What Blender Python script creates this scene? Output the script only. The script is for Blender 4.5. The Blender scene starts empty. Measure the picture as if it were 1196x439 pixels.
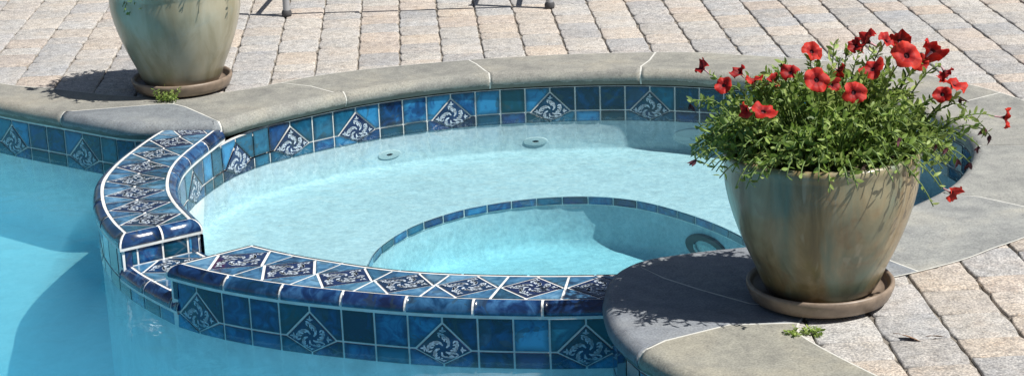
import bpy, bmesh, math, random
from mathutils import Vector, Matrix
import mathutils.noise as mnoise
from mathutils.geometry import tessellate_polygon
random.seed(7)
C = bpy.context.scene.collection
S = bpy.context.scene
PI = math.pi

# ------------------------------------------------------------------ camera
cam = bpy.data.cameras.new("camera"); co = bpy.data.objects.new("camera", cam); C.objects.link(co)
pit, rol = 0.3023, -0.0386
c, s = math.cos(rol), math.sin(rol)
R_ = Vector((1, 0, 0)); U_ = Vector((0, math.sin(pit), math.cos(pit))); F_ = Vector((0, math.cos(pit), -math.sin(pit)))
right = R_*c + U_*s; up = R_*-s + U_*c
m = Matrix((right, up, -F_)).transposed().to_4x4(); m.translation = Vector((0, 0, 1.484))
co.matrix_world = m
cam.sensor_width = 36; cam.lens = 36*2263.3/1196; cam.clip_end = 500; cam.clip_start = .05
S.camera = co

# ------------------------------------------------------------------ world and sun
SUN_EL, SUN_AZ = math.radians(55), math.radians(-21)      # azimuth measured from +X towards +Y
sd = Vector((math.cos(SUN_EL)*math.cos(SUN_AZ), math.cos(SUN_EL)*math.sin(SUN_AZ), math.sin(SUN_EL)))
w = bpy.data.worlds.new("World"); S.world = w; w.use_nodes = True
nt = w.node_tree; nt.nodes.clear()
sky = nt.nodes.new('ShaderNodeTexSky'); sky.sky_type = 'NISHITA'; sky.sun_disc = False
sky.sun_elevation = SUN_EL; sky.sun_rotation = math.atan2(sd.x, sd.y)
sky.air_density = 1.0; sky.dust_density = 1.2; sky.ozone_density = 1.0
bg = nt.nodes.new('ShaderNodeBackground'); bg.inputs['Strength'].default_value = .048
ow = nt.nodes.new('ShaderNodeOutputWorld')
nt.links.new(sky.outputs[0], bg.inputs[0]); nt.links.new(bg.outputs[0], ow.inputs[0])
sl = bpy.data.lights.new("sun", 'SUN'); so = bpy.data.objects.new("sun", sl); C.objects.link(so)
sl.energy = 5.0; sl.angle = math.radians(.53); sl.color = (1, .955, .89)
so.rotation_euler = sd.to_track_quat('Z', 'Y').to_euler(); so.location = (3, -1, 6)
S.view_settings.view_transform = 'Standard'; S.view_settings.look = 'None'
S.view_settings.exposure = 0.27; S.view_settings.gamma = 1; S.view_settings.use_curve_mapping = False
S.render.engine = 'CYCLES'
cy = S.cycles
cy.max_bounces = 12; cy.volume_bounces = 2; cy.transparent_max_bounces = 24; cy.diffuse_bounces = 4; cy.glossy_bounces = 4
cy.caustics_reflective = False; cy.sample_clamp_indirect = 6
try: cy.use_denoising = True; cy.denoiser = 'OPENIMAGEDENOISE'
except Exception: pass

# ------------------------------------------------------------------ helpers
def mesh_obj(name, verts, faces, mats, parent=None, mi=None, smooth=False, tint=None, uv=None):
    me = bpy.data.meshes.new(name); me.from_pydata([tuple(v) for v in verts], [], faces)
    for m_ in (mats if isinstance(mats, (list, tuple)) else [mats]): me.materials.append(m_)
    if mi: me.polygons.foreach_set('material_index', mi)
    if smooth: me.polygons.foreach_set('use_smooth', [True]*len(me.polygons))
    if tint:      # one value triple per face
        ca = me.color_attributes.new('tint', 'FLOAT_COLOR', 'CORNER')
        k = 0
        for p in me.polygons:
            t = tint[p.index]; pc = isinstance(t[0], (tuple, list))
            for q in range(p.loop_total):
                c3 = t[q] if pc else t; ca.data[k].color = (c3[0], c3[1], c3[2], 1); k += 1
    me.update()
    o = bpy.data.objects.new(name, me); C.objects.link(o)
    if parent: o.parent = parent
    return o

class MB:
    """collects shapes for ONE mesh object"""
    def __init__(s): s.v = []; s.f = []; s.m = []; s.t = []; s.sm = []
    def add(s, V, F, mi=0, t=(0, 0, 0), sm=False):
        b = len(s.v); s.v += [Vector(q) for q in V]
        for j_, f in enumerate(F): s.f.append([b+i for i in f]); s.m.append(mi); s.t.append(t[j_] if isinstance(t, list) else t); s.sm.append(sm)
    def build(s, name, mats, parent=None):
        o = mesh_obj(name, s.v, s.f, mats, parent, s.m, False, s.t)
        o.data.polygons.foreach_set('use_smooth', s.sm); return o

def empty(name, loc=(0, 0, 0)):
    o = bpy.data.objects.new(name, None); o.location = loc; o.empty_display_size = .05; C.objects.link(o)
    return o
def tag(o, label=None, cat=None, group=None, kind=None):
    if label: o['label'] = label
    if cat: o['category'] = cat
    if group: o['group'] = group
    if kind: o['kind'] = kind
    return o
def keep(o, parent):
    """parent a mesh built in world coordinates without moving it"""
    o.parent = parent; o.matrix_parent_inverse = Matrix.Translation(-Vector(parent.location)); return o

def catmull(P, n=12, closed=False):
    P = [Vector(p).to_2d() if len(p) > 2 else Vector(p) for p in P]; out = []
    N = len(P); rng = N if closed else N-1
    for i in range(rng):
        p0 = P[(i-1) % N] if closed or i > 0 else P[0]*2-P[1]
        p1 = P[i]; p2 = P[(i+1) % N]
        p3 = P[(i+2) % N] if closed or i+2 < N else P[-1]*2-P[-2]
        for k in range(n):
            t = k/n
            out.append(.5*((2*p1)+(p2-p0)*t+(2*p0-5*p1+4*p2-p3)*t*t+(3*p1-p0-3*p2+p3)*t**3))
    if not closed: out.append(P[-1].copy())
    return out
def arcl(P):
    L = [0]
    for a, b in zip(P, P[1:]): L.append(L[-1]+(b-a).length)
    return L
def resample(P, n):
    L = arcl(P); out = []; j = 0
    for i in range(n+1):
        t = L[-1]*i/n
        while j < len(L)-2 and L[j+1] < t: j += 1
        d = L[j+1]-L[j]; out.append(P[j].lerp(P[j+1], (t-L[j])/d if d > 0 else 0))
    return out
def smooth_path(P, it=3):
    P = [p.copy() for p in P]
    for _ in range(it): P = [P[0]]+[(P[i-1]+P[i]*2+P[i+1])*.25 for i in range(1, len(P)-1)]+[P[-1]]
    return P
def normals(P, side=1, closed=False, miter=True):
    """normals to the left of travel when side=1"""
    N = len(P); out = []
    for i in range(N):
        a = P[(i-1) % N] if closed or i > 0 else None
        b = P[(i+1) % N] if closed or i < N-1 else None
        d1 = (P[i]-a).normalized() if a is not None and (P[i]-a).length > 1e-9 else None
        d2 = (b-P[i]).normalized() if b is not None and (b-P[i]).length > 1e-9 else None
        d1 = d1 or d2; d2 = d2 or d1
        n1 = Vector((-d1.y, d1.x)); n2 = Vector((-d2.y, d2.x)); q = (n1+n2)
        q = q.normalized() if q.length > 1e-6 else n1
        if miter: q = q/max(.45, q.dot(n1))
        out.append(q*side)
    return out
def offset(P, d, side=1, closed=False):
    return [p+n*d for p, n in zip(P, normals(P, side, closed))]
class Path:
    def __init__(s, P, side):
        s.P = P; s.L = arcl(P); s.N = normals(P, side, False, False); s.len = s.L[-1]; s.j = 0
    def at(s, u):
        import bisect
        u = max(0, min(s.len-1e-6, u)); j = min(len(s.P)-2, max(0, bisect.bisect_right(s.L, u)-1))
        t = (u-s.L[j])/max(1e-9, s.L[j+1]-s.L[j])
        return s.P[j].lerp(s.P[j+1], t), s.N[j].lerp(s.N[j+1], t).normalized()
    def near(s, q):
        i = min(range(len(s.P)), key=lambda k: (s.P[k]-Vector(q)).length); return s.L[i]
def inside(p, poly):
    x, y = p[0], p[1]; r = False; j = len(poly)-1
    for i in range(len(poly)):
        a, b = poly[i], poly[j]
        if (a[1] > y) != (b[1] > y) and x < (b[0]-a[0])*(y-a[1])/(b[1]-a[1])+a[0]: r = not r
        j = i
    return r
def fill(poly, z, flip=False):
    V = [(p[0], p[1], z) for p in poly]
    T = tessellate_polygon([[Vector((p[0], p[1], 0)) for p in poly]])
    F = []
    for t in T:
        a, b, c_ = [poly[i] for i in t]
        ar = (b[0]-a[0])*(c_[1]-a[1])-(b[1]-a[1])*(c_[0]-a[0])
        if abs(ar) < 1e-12: continue
        t = list(t) if ar > 0 else list(t)[::-1]
        F.append(t[::-1] if flip else t)
    return V, F
def inset_poly(P, g):
    """inset a convex polygon (CCW) by g"""
    n = len(P); out = []
    for i in range(n):
        a, b, c_ = Vector(P[i-1]), Vector(P[i]), Vector(P[(i+1) % n])
        d1 = (b-a).normalized(); d2 = (c_-b).normalized()
        n1 = Vector((-d1.y, d1.x)); n2 = Vector((-d2.y, d2.x)); q = n1+n2
        k = 1+n1.dot(n2)
        out.append(b+q*(g/max(.25, k)))
    return out

# ------------------------------------------------------------------ materials
def newmat(name):
    m_ = bpy.data.materials.new(name); m_.use_nodes = True; n = m_.node_tree; n.nodes.clear()
    o = n.nodes.new('ShaderNodeOutputMaterial'); b = n.nodes.new('ShaderNodeBsdfPrincipled')
    n.links.new(b.outputs[0], o.inputs[0]); return m_, n, b
def N_(n, t, **k):
    x = n.nodes.new(t)
    for a, v in k.items():
        if hasattr(x, a) and a not in x.inputs: setattr(x, a, v)
        else: x.inputs[a].default_value = v
    return x
def noise(n, scale, detail=4, rough=.55, co=None, dist=0):
    x = n.nodes.new('ShaderNodeTexNoise'); x.inputs['Scale'].default_value = scale
    x.inputs['Detail'].default_value = detail; x.inputs['Roughness'].default_value = rough; x.inputs['Distortion'].default_value = dist
    if co: n.links.new(co, x.inputs['Vector'])
    return x.outputs['Fac']
def ramp(n, fac, stops):
    r = n.nodes.new('ShaderNodeValToRGB'); e = r.color_ramp.elements
    while len(e) < len(stops): e.new(.5)
    for q, (p, col) in zip(e, stops): q.position = p; q.color = (*col, 1) if len(col) == 3 else col
    n.links.new(fac, r.inputs[0]); return r.outputs[0]
def mix(n, a, b, f, mode='MIX'):
    x = n.nodes.new('ShaderNodeMix'); x.data_type = 'RGBA'; x.blend_type = mode
    for sock, v in ((x.inputs[0], f), (x.inputs[6], a), (x.inputs[7], b)):
        if hasattr(v, 'links'): n.links.new(v, sock)
        elif isinstance(v, (tuple, list)): sock.default_value = (*v, 1) if len(v) == 3 else v
        else: sock.default_value = v
    return x.outputs[2]
def math_(n, op, a, b=None):
    x = n.nodes.new('ShaderNodeMath'); x.operation = op
    for i, v in enumerate((a, b)):
        if v is None: continue
        if hasattr(v, 'links'): n.links.new(v, x.inputs[i])
        else: x.inputs[i].default_value = v
    return x.outputs[0]
def bump(n, b, h, strength=.3, dist=.002):
    x = n.nodes.new('ShaderNodeBump'); x.inputs['Strength'].default_value = strength; x.inputs['Distance'].default_value = dist
    n.links.new(h, x.inputs['Height']); n.links.new(x.outputs[0], b.inputs['Normal'])
def geo_pos(n):
    return n.nodes.new('ShaderNodeNewGeometry').outputs['Position']
def obj_pos(n):
    return n.nodes.new('ShaderNodeTexCoord').outputs['Object']
def attr(n, name='tint'):
    x = n.nodes.new('ShaderNodeVertexColor'); x.layer_name = name; return x.outputs[0]

def mat_paver():
    m_, n, b = newmat('tumbled concrete paver'); p = geo_pos(n); t = attr(n)
    col = mix(n, t, ramp(n, noise(n, 9, 4, .6, p), [(.3, (.30, .315, .345)), (.55, (.42, .40, .375)), (.75, (.48, .39, .32))]), .34)
    col = mix(n, col, ramp(n, noise(n, 190, 4, .75, p), [(.36, (.24, .24, .25)), (.5, (.5, .5, .5)), (.62, (.78, .77, .74))]), .9, 'OVERLAY')
    col = mix(n, col, ramp(n, noise(n, 38, 5, .7, p), [(.30, (.30, .30, .30)), (.5, (.5, .5, .5)), (.7, (.64, .64, .64))]), .85, 'OVERLAY')
    n.links.new(col, b.inputs['Base Color']); b.inputs['Roughness'].default_value = .9
    h = math_(n, 'ADD', noise(n, 70, 5, .7, p), math_(n, 'MULTIPLY', noise(n, 380, 2, .6, p), .5))
    bump(n, b, h, .55, .004); return m_
def mat_flat(name, col, rough=.8, var=.12, scale=60, bmp=.2, metal=0, bd=.002):
    m_, n, b = newmat(name); p = geo_pos(n)
    a = tuple(max(0, q*(1-var)) for q in col); c2 = tuple(min(1, q*(1+var)) for q in col)
    f = noise(n, scale, 5, .65, p)
    n.links.new(ramp(n, f, [(.3, a), (.7, c2)]), b.inputs['Base Color'])
    b.inputs['Roughness'].default_value = rough; b.inputs['Metallic'].default_value = metal
    if bmp: bump(n, b, f, bmp, bd)
    return m_
def mat_coping():
    m_, n, b = newmat('cut bluestone coping'); p = geo_pos(n); t = attr(n)
    mp = n.nodes.new('ShaderNodeMapping'); mp.inputs['Scale'].default_value = (1, 1, 5); mp.inputs['Rotation'].default_value = (0, 0, .6); n.links.new(p, mp.inputs[0])
    col = mix(n, t, ramp(n, noise(n, 3.5, 6, .6, mp.outputs[0], .8), [(.3, (.33, .335, .34)), (.5, (.5, .5, .49)), (.72, (.62, .59, .53))]), .85, 'OVERLAY')
    col = mix(n, col, ramp(n, noise(n, 22, 5, .7, p), [(.3, (.36, .36, .37)), (.7, (.64, .64, .62))]), .7, 'OVERLAY')
    col = mix(n, col, ramp(n, noise(n, 210, 3, .7, p), [(.3, (.32, .32, .32)), (.7, (.68, .68, .67))]), .75, 'OVERLAY')
    # pits, and the algae stain along the lower nose
    pit = math_(n, 'LESS_THAN', noise(n, 150, 2, .5, p), .33)
    col = mix(n, col, (.10, .10, .09), math_(n, 'MULTIPLY', pit, .45))
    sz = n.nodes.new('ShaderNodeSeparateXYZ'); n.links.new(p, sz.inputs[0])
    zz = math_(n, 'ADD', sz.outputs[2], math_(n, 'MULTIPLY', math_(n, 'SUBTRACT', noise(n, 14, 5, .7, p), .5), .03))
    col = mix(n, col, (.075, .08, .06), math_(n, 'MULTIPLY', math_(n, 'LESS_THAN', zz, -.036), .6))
    n.links.new(col, b.inputs['Base Color']); b.inputs['Roughness'].default_value = .8
    bump(n, b, math_(n, 'ADD', noise(n, 45, 6, .7, p), math_(n, 'MULTIPLY', noise(n, 260, 3, .6, p), .35)), .35, .0035); return m_
def mat_glaze(name, lo, mid, hi, rough=.1, var=1.0, edge=.55, coat=.05):
    """glazed ceramic with clouded pigment; the tint attribute moves each tile"""
    m_, n, b = newmat(name); p = geo_pos(n); t = attr(n)
    add = n.nodes.new('ShaderNodeVectorMath'); add.operation = 'ADD'; n.links.new(p, add.inputs[0])
    sc = n.nodes.new('ShaderNodeVectorMath'); sc.operation = 'SCALE'; sc.inputs[3].default_value = 7; cz = n.nodes.new('ShaderNodeVectorMath'); cz.operation = 'MULTIPLY'; cz.inputs[1].default_value = (1, 1, 0); n.links.new(t, cz.inputs[0]); n.links.new(cz.outputs[0], sc.inputs[0]); n.links.new(sc.outputs[0], add.inputs[1])
    f = noise(n, 26, 5, .6, add.outputs[0], 1.0)
    sp = n.nodes.new('ShaderNodeSeparateColor'); n.links.new(t, sp.inputs[0])
    f = math_(n, 'ADD', f, math_(n, 'MULTIPLY', math_(n, 'SUBTRACT', sp.outputs[0], .5), .42*var))
    col = ramp(n, f, [(.28, lo), (.5, mid), (.74, hi)])
    # now and then a tile leans towards teal
    col = mix(n, col, (.006, .085, .11), math_(n, 'MULTIPLY', math_(n, 'GREATER_THAN', sp.outputs[1], .74), .40*var))
    col = mix(n, col, (.03, .045, .17), math_(n, 'MULTIPLY', math_(n, 'LESS_THAN', sp.outputs[1], .12), .35*var))
    st = noise(n, 9, 3, .6, add.outputs[0], 1.5)
    col = mix(n, col, (.035, .05, .045), math_(n, 'MULTIPLY', math_(n, 'GREATER_THAN', st, .60), .45))
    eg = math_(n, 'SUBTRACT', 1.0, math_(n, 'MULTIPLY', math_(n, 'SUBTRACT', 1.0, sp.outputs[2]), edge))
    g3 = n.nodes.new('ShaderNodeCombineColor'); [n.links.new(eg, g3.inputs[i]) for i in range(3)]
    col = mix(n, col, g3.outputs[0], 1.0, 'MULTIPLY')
    n.links.new(col, b.inputs['Base Color']); b.inputs['Roughness'].default_value = rough
    b.inputs['Coat Weight'].default_value = .6; b.inputs['Coat Roughness'].default_value = coat
    bump(n, b, noise(n, 30, 2, .5, p), .12, .003); return m_
def mat_plaster(name, col, var=.15):  # plaster's own mottle, strengthened in the colour to stand in for caustic light
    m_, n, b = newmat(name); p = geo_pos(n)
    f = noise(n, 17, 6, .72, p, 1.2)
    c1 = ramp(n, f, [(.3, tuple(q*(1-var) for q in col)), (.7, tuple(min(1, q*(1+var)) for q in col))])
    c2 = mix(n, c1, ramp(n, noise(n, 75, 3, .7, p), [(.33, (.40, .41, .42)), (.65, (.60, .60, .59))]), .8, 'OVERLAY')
    n.links.new(c2, b.inputs['Base Color']); b.inputs['Roughness'].default_value = .75
    bump(n, b, noise(n, 120, 4, .6, p), .25, .003); return m_
def mat_water(name, absorb, dens, scat=0, sc_col=(.3, .7, .9)):
    m_ = bpy.data.materials.new(name); m_.use_nodes = True; n = m_.node_tree; n.nodes.clear()
    o = n.nodes.new('ShaderNodeOutputMaterial')
    p = geo_pos(n)
    mp = n.nodes.new('ShaderNodeMapping'); mp.inputs['Scale'].default_value = (1, 1.0, 1); n.links.new(p, mp.inputs[0])
    h = math_(n, 'ADD', noise(n, 7, 2, .5, mp.outputs[0], .6), math_(n, 'MULTIPLY', noise(n, 26, 2, .5, mp.outputs[0], .5), .25))
    bp = n.nodes.new('ShaderNodeBump'); bp.inputs['Strength'].default_value = .17; bp.inputs['Distance'].default_value = .03; n.links.new(h, bp.inputs['Height'])
    ge = n.nodes.new('ShaderNodeNewGeometry')
    dt = n.nodes.new('ShaderNodeVectorMath'); dt.operation = 'DOT_PRODUCT'; n.links.new(bp.outputs[0], dt.inputs[0]); n.links.new(ge.outputs['Incoming'], dt.inputs[1])
    fr = math_(n, 'SUBTRACT', 1.0, math_(n, 'ABSOLUTE', dt.outputs['Value']))
    f5 = math_(n, 'POWER', fr, 5.0)
    fac = math_(n, 'ADD', math_(n, 'MULTIPLY', f5, .80), .02)
    tr = n.nodes.new('ShaderNodeBsdfTransparent'); gl = n.nodes.new('ShaderNodeBsdfGlossy'); gl.inputs['Roughness'].default_value = .015
    n.links.new(bp.outputs[0], gl.inputs['Normal'])
    mx = n.nodes.new('ShaderNodeMixShader'); n.links.new(fac, mx.inputs[0]); n.links.new(tr.outputs[0], mx.inputs[1]); n.links.new(gl.outputs[0], mx.inputs[2])
    n.links.new(mx.outputs[0], o.inputs['Surface'])
    va = n.nodes.new('ShaderNodeVolumeAbsorption'); va.inputs['Color'].default_value = (*absorb, 1); va.inputs['Density'].default_value = dens
    vs = n.nodes.new('ShaderNodeVolumeScatter'); vs.inputs['Color'].default_value = (*sc_col, 1); vs.inputs['Density'].default_value = scat
    ad = n.nodes.new('ShaderNodeAddShader'); n.links.new(va.outputs[0], ad.inputs[0]); n.links.new(vs.outputs[0], ad.inputs[1])
    n.links.new(ad.outputs[0], o.inputs['Volume'])
    return m_

M = {}
M['paver'] = mat_paver()
M['sand'] = mat_flat('joint sand', (.20, .18, .155), .95, .85, 28, .5)
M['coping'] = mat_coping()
M['grout'] = mat_flat('white tile grout', (.78, .79, .77), .75, .16, 22, .2)
M['joint'] = mat_flat('pale coping grout', (.60, .60, .56), .85, .10, 50, .2)
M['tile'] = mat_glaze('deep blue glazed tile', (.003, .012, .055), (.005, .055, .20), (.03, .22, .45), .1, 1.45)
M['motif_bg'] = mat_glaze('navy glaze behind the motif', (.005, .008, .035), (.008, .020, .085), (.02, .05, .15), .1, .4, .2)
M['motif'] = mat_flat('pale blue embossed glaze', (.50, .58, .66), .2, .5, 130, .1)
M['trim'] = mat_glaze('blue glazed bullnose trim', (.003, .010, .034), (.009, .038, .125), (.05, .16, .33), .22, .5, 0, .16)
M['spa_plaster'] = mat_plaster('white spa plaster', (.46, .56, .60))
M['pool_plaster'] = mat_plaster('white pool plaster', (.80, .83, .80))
M['spa_water'] = mat_water('spa water', (.10, .84, .94), .95, .06)
M['pool_water'] = mat_water('pool water', (.08, .77, .945), 1.8, 1.05, (.30, .78, 1.0))
M['ring'] = mat_flat('dark green light gasket', (.010, .022, .012), .5, .3, 60, .1)
M['lens'] = mat_flat('frosted light lens', (.45, .55, .54), .3, .25, 140, .3)
M['jet'] = mat_flat('white plastic fitting', (.52, .60, .61), .4, .05, 40, .0)
M['dark'] = mat_flat('dark opening', (.02, .03, .035), .6, .1, 40, .0)
M['soil'] = mat_flat('potting soil', (.05, .032, .022), .95, .6, 120, 1.0, 0, .006)
M['metal'] = mat_flat('grey painted aluminium', (.38, .39, .41), .4, .08, 40, .05, .2)
M['foot'] = mat_flat('dark rubber foot', (.06, .06, .065), .7, .2, 50, .1)
M['stem'] = mat_flat('plant stem', (.13, .20, .06), .7, .25, 90, .2)
M['dry'] = mat_flat('dry brown leaf', (.24, .14, .085), .8, .35, 120, .3)
M['wilt'] = mat_flat('wilted dark petal', (.075, .018, .03), .8, .45, 120, .3)

# ------------------------------------------------------------------ the lines of the place (metres)
# outermost nose of the coping seen from above: pool side on the left, round the spa, pool side on the right
NOSE_L = [(-4.9, 5.6), (-4.3, 6.35), (-3.4, 6.62), (-2.6, 6.5), (-2.0, 6.19), (-1.593, 5.865), (-1.474, 5.775), (-1.366, 5.698), (-1.218, 5.59), (-1.13, 5.54), (-1.04, 5.527), (-.94, 5.515), (-.868, 5.505)]
NOSE_S = [(-.868, 5.505), (-.825, 5.535), (-.76, 5.612), (-.68, 5.682), (-.594, 5.748), (-.500, 5.815), (-.403, 5.868), (-.29, 5.918), (-.184, 5.952), (-.08, 5.972), (.018, 5.982), (.15, 5.985), (.291, 5.978), (.42, 5.958), (.528, 5.930), (.70, 5.86), (.88, 5.745), (1.04, 5.59), (1.16, 5.40), (1.235, 5.20), (1.245, 5.05), (1.22, 4.92), (1.17, 4.79), (1.10, 4.66), (.99, 4.53), (.85, 4.40), (.70, 4.31), (.541, 4.258), (.43, 4.235), (.313, 4.200), (.250, 4.155), (.212, 4.09), (.192, 4.00), (.185, 3.90), (.190, 3.80), (.207, 3.72), (.235, 3.64), (.285, 3.55)]
NOSE_R = [(.285, 3.55), (.37, 3.42), (.52, 3.25), (.78, 3.0), (1.12, 2.65), (1.42, 2.2), (1.5, 1.7), (1.3, 1.25), (.9, .95), (.3, .78), (-.6, .7), (-2, .72), (-3.5, .95), (-4.6, 1.8), (-5.2, 3.2), (-5.2, 4.6), (-4.9, 5.6)]
OUT_L = [(-5.3, 5.75), (-4.5, 6.65), (-3.45, 6.93), (-2.6, 6.8), (-2.05, 6.45), (-1.646, 6.119), (-1.45, 6.017), (-1.303, 5.935), (-1.157, 5.87), (-1.027, 5.845)]
OUT_S = [(-1.027, 5.845), (-.943, 5.863), (-.877, 5.889), (-.791, 5.93), (-.706, 5.99), (-.619, 6.05), (-.484, 6.107), (-.347, 6.145), (-.214, 6.174), (-.081, 6.196), (.061, 6.208), (.199, 6.213), (.341, 6.209), (.488, 6.196), (.616, 6.172), (.755, 6.115), (1.0, 5.995), (1.25, 5.80), (1.45, 5.52), (1.54, 5.25), (1.56, 4.95), (1.48, 4.60), (1.33, 4.36), (1.178, 4.228), (1.089, 4.162), (1.01, 4.098), (.893, 4.030), (.80, 3.985), (.71, 3.92), (.63, 3.83), (.585, 3.75), (.578, 3.69), (.60, 3.63), (.64, 3.55), (.69, 3.46)]
OUT_R = [(.69, 3.46), (.78, 3.34), (1.05, 3.1), (1.42, 2.75), (1.78, 2.3), (1.9, 1.65), (1.65, 1.0), (1.1, .62), (.4, .43), (-.6, .34), (-2.1, .36), (-3.7, .6), (-4.95, 1.6), (-5.6, 3.1), (-5.6, 4.7), (-5.3, 5.75)]
def joinp(*Ls):
    out = []
    for L in Ls:
        for p in L:
            if not out or (Vector(p)-Vector(out[-1])).length > 1e-6: out.append(p)
    return out
cornerless = smooth_path(catmull(NOSE_S, 8), 1)
nose = smooth_path(catmull(NOSE_L, 8), 2)[:-1]+cornerless+smooth_path(catmull(NOSE_R, 8), 2)[1:-1]      # closed loop
outer = catmull(OUT_L, 6)[:-1]+catmull(OUT_S, 6)[:-1]+catmull(OUT_R, 6)[:-1]
Z_BAND, Z_ROW, Z_W = -.058, -.138, -.152
# dam: lines where the flat cap meets the rounded trim
O_L = [(-.985, 5.62), (-1.033, 5.49), (-1.081, 5.284), (-1.101, 5.139), (-1.100, 4.998), (-1.062, 4.816), (-1.012, 4.676), (-.964, 4.577)]
I_L = [(-.868, 5.525), (-.885, 5.45), (-.926, 5.262), (-.938, 5.117), (-.920, 4.948), (-.880, 4.81), (-.82, 4.671)]
O_N = [(-.964, 4.577), (-.92, 4.505), (-.879, 4.448), (-.835, 4.390), (-.784, 4.327)]
I_N = [(-.82, 4.671), (-.771, 4.60), (-.71, 4.52), (-.635, 4.435)]
O_R = [(-.784, 4.327), (-.700, 4.262), (-.605, 4.203), (-.508, 4.154), (-.400, 4.110), (-.252, 4.058), (-.13, 4.027), (-.006, 4.005), (.10, 3.992), (.26, 3.985)]
I_R = [(-.635, 4.435), (-.54, 4.362), (-.428, 4.295), (-.34, 4.247), (-.248, 4.208), (-.13, 4.175), (-.004, 4.152), (.12, 4.137), (.26, 4.128)]
oL, iL, oN, iN, oR, iR = [resample(smooth_path(catmull(q, 10), 2), k) for q, k in ((O_L, 60), (I_L, 60), (O_N, 24), (I_N, 24), (O_R, 72), (I_R, 72))]
O_full = oL+oN[1:]+oR[1:]
I_full = iL+iN[1:]+iR[1:]
WALL = .019
# spa inner wall face: dam inside offset, then behind the coping nose
dam_in = offset(smooth_path(I_full, 2), WALL, 1)      # left of travel = towards the spa
# travel along I_full goes left-top -> down -> right: left side is the spa interior
spa_nose = [p for p in nose]
def seg(poly, a, b):
    ia = min(range(len(poly)), key=lambda k: (poly[k]-Vector(a)).length); ib = min(range(len(poly)), key=lambda k: (poly[k]-Vector(b)).length)
    return poly[ia:ib+1]
back = seg(cornerless, (-.66, 5.698), (.313, 4.2))     # travels clockwise round the spa: left side is outside
back = offset(back, .022, 1)
dam_face_spa = [p for p in dam_in if p.y < 5.36 and p.x < .27]
link = [Vector((-.870, 5.42)), Vector((-.856, 5.478)), Vector((-.830, 5.543)), Vector((-.782, 5.622)), Vector((-.728, 5.682))]
spa_loop = dam_face_spa[::-1]+link+back                 # clockwise loop round the spa (interior on the right)
spa_loop = smooth_path(spa_loop, 3)
upper = [p for p in dam_face_spa[::-1] if p.y > 5.2]+link+back
# pool wall face: left part, dam outside, right part (interior is to the right of travel going left->dam->right)
dam_out = offset(smooth_path(O_full, 2), WALL, -1)
pl = offset(seg(nose, (-4.9, 5.6), (-1.04, 5.527)), .022, 1)
pl = [p for p in pl if p.x < -1.045]
dam_face_pool = [p for p in dam_out if p.y < 5.57 and p.x < .245]
iR0 = min(range(len(nose)), key=lambda k: (nose[k]-Vector((.190, 3.955))).length)
pr = offset(nose[iR0:], .022, 1)
pool_loop = pl+dam_face_pool+pr

# ------------------------------------------------------------------ ground and patio
V, F = [], []
gx = [-300, -40, -8, 9, 40, 300]; gy = [-300, -40, -3, 14, 40, 300]
mb = MB()
lawn_mat = mat_flat('mown grass', (.06, .10, .03), .9, .5, 14, .6, 0, .02)
mb.add([(-300, -300, -1.8), (300, -300, -1.8), (300, 300, -1.8), (-300, 300, -1.8)], [(0, 1, 2, 3)])
def ring_fill(outer4, hole, z):
    bm = bmesh.new()
    def loop(P):
        vs = [bm.verts.new((p[0], p[1], z)) for p in P]
        return [bm.edges.new((vs[i], vs[(i+1) % len(vs)])) for i in range(len(vs))]
    e = loop(outer4)+loop(hole); r = bmesh.ops.triangle_fill(bm, edges=e, use_beauty=True, use_dissolve=False)
    bm.normal_update()
    bm.verts.index_update(); V = [v.co.copy() for v in bm.verts]
    F = [[v.index for v in (f.verts if f.normal.z > 0 else reversed(f.verts))] for f in bm.faces]
    bm.free(); return V, F
V, F = ring_fill([(-8, -3), (9, -3), (9, 14), (-8, 14)], [tuple(p) for p in offset(nose, .05, 1, True)][::3], -.011)
g = MB(); g.add(V, F)
tag(g.build('patio_bed', [M['sand']]), kind='structure')
g = MB(); V, F = ring_fill([(-300, -300), (300, -300), (300, 300), (-300, 300)], [(-8, -3), (9, -3), (9, 14), (-8, 14)], -.02); g.add(V, F)
tag(g.build('lawn', [lawn_mat]), kind='structure')

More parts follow.
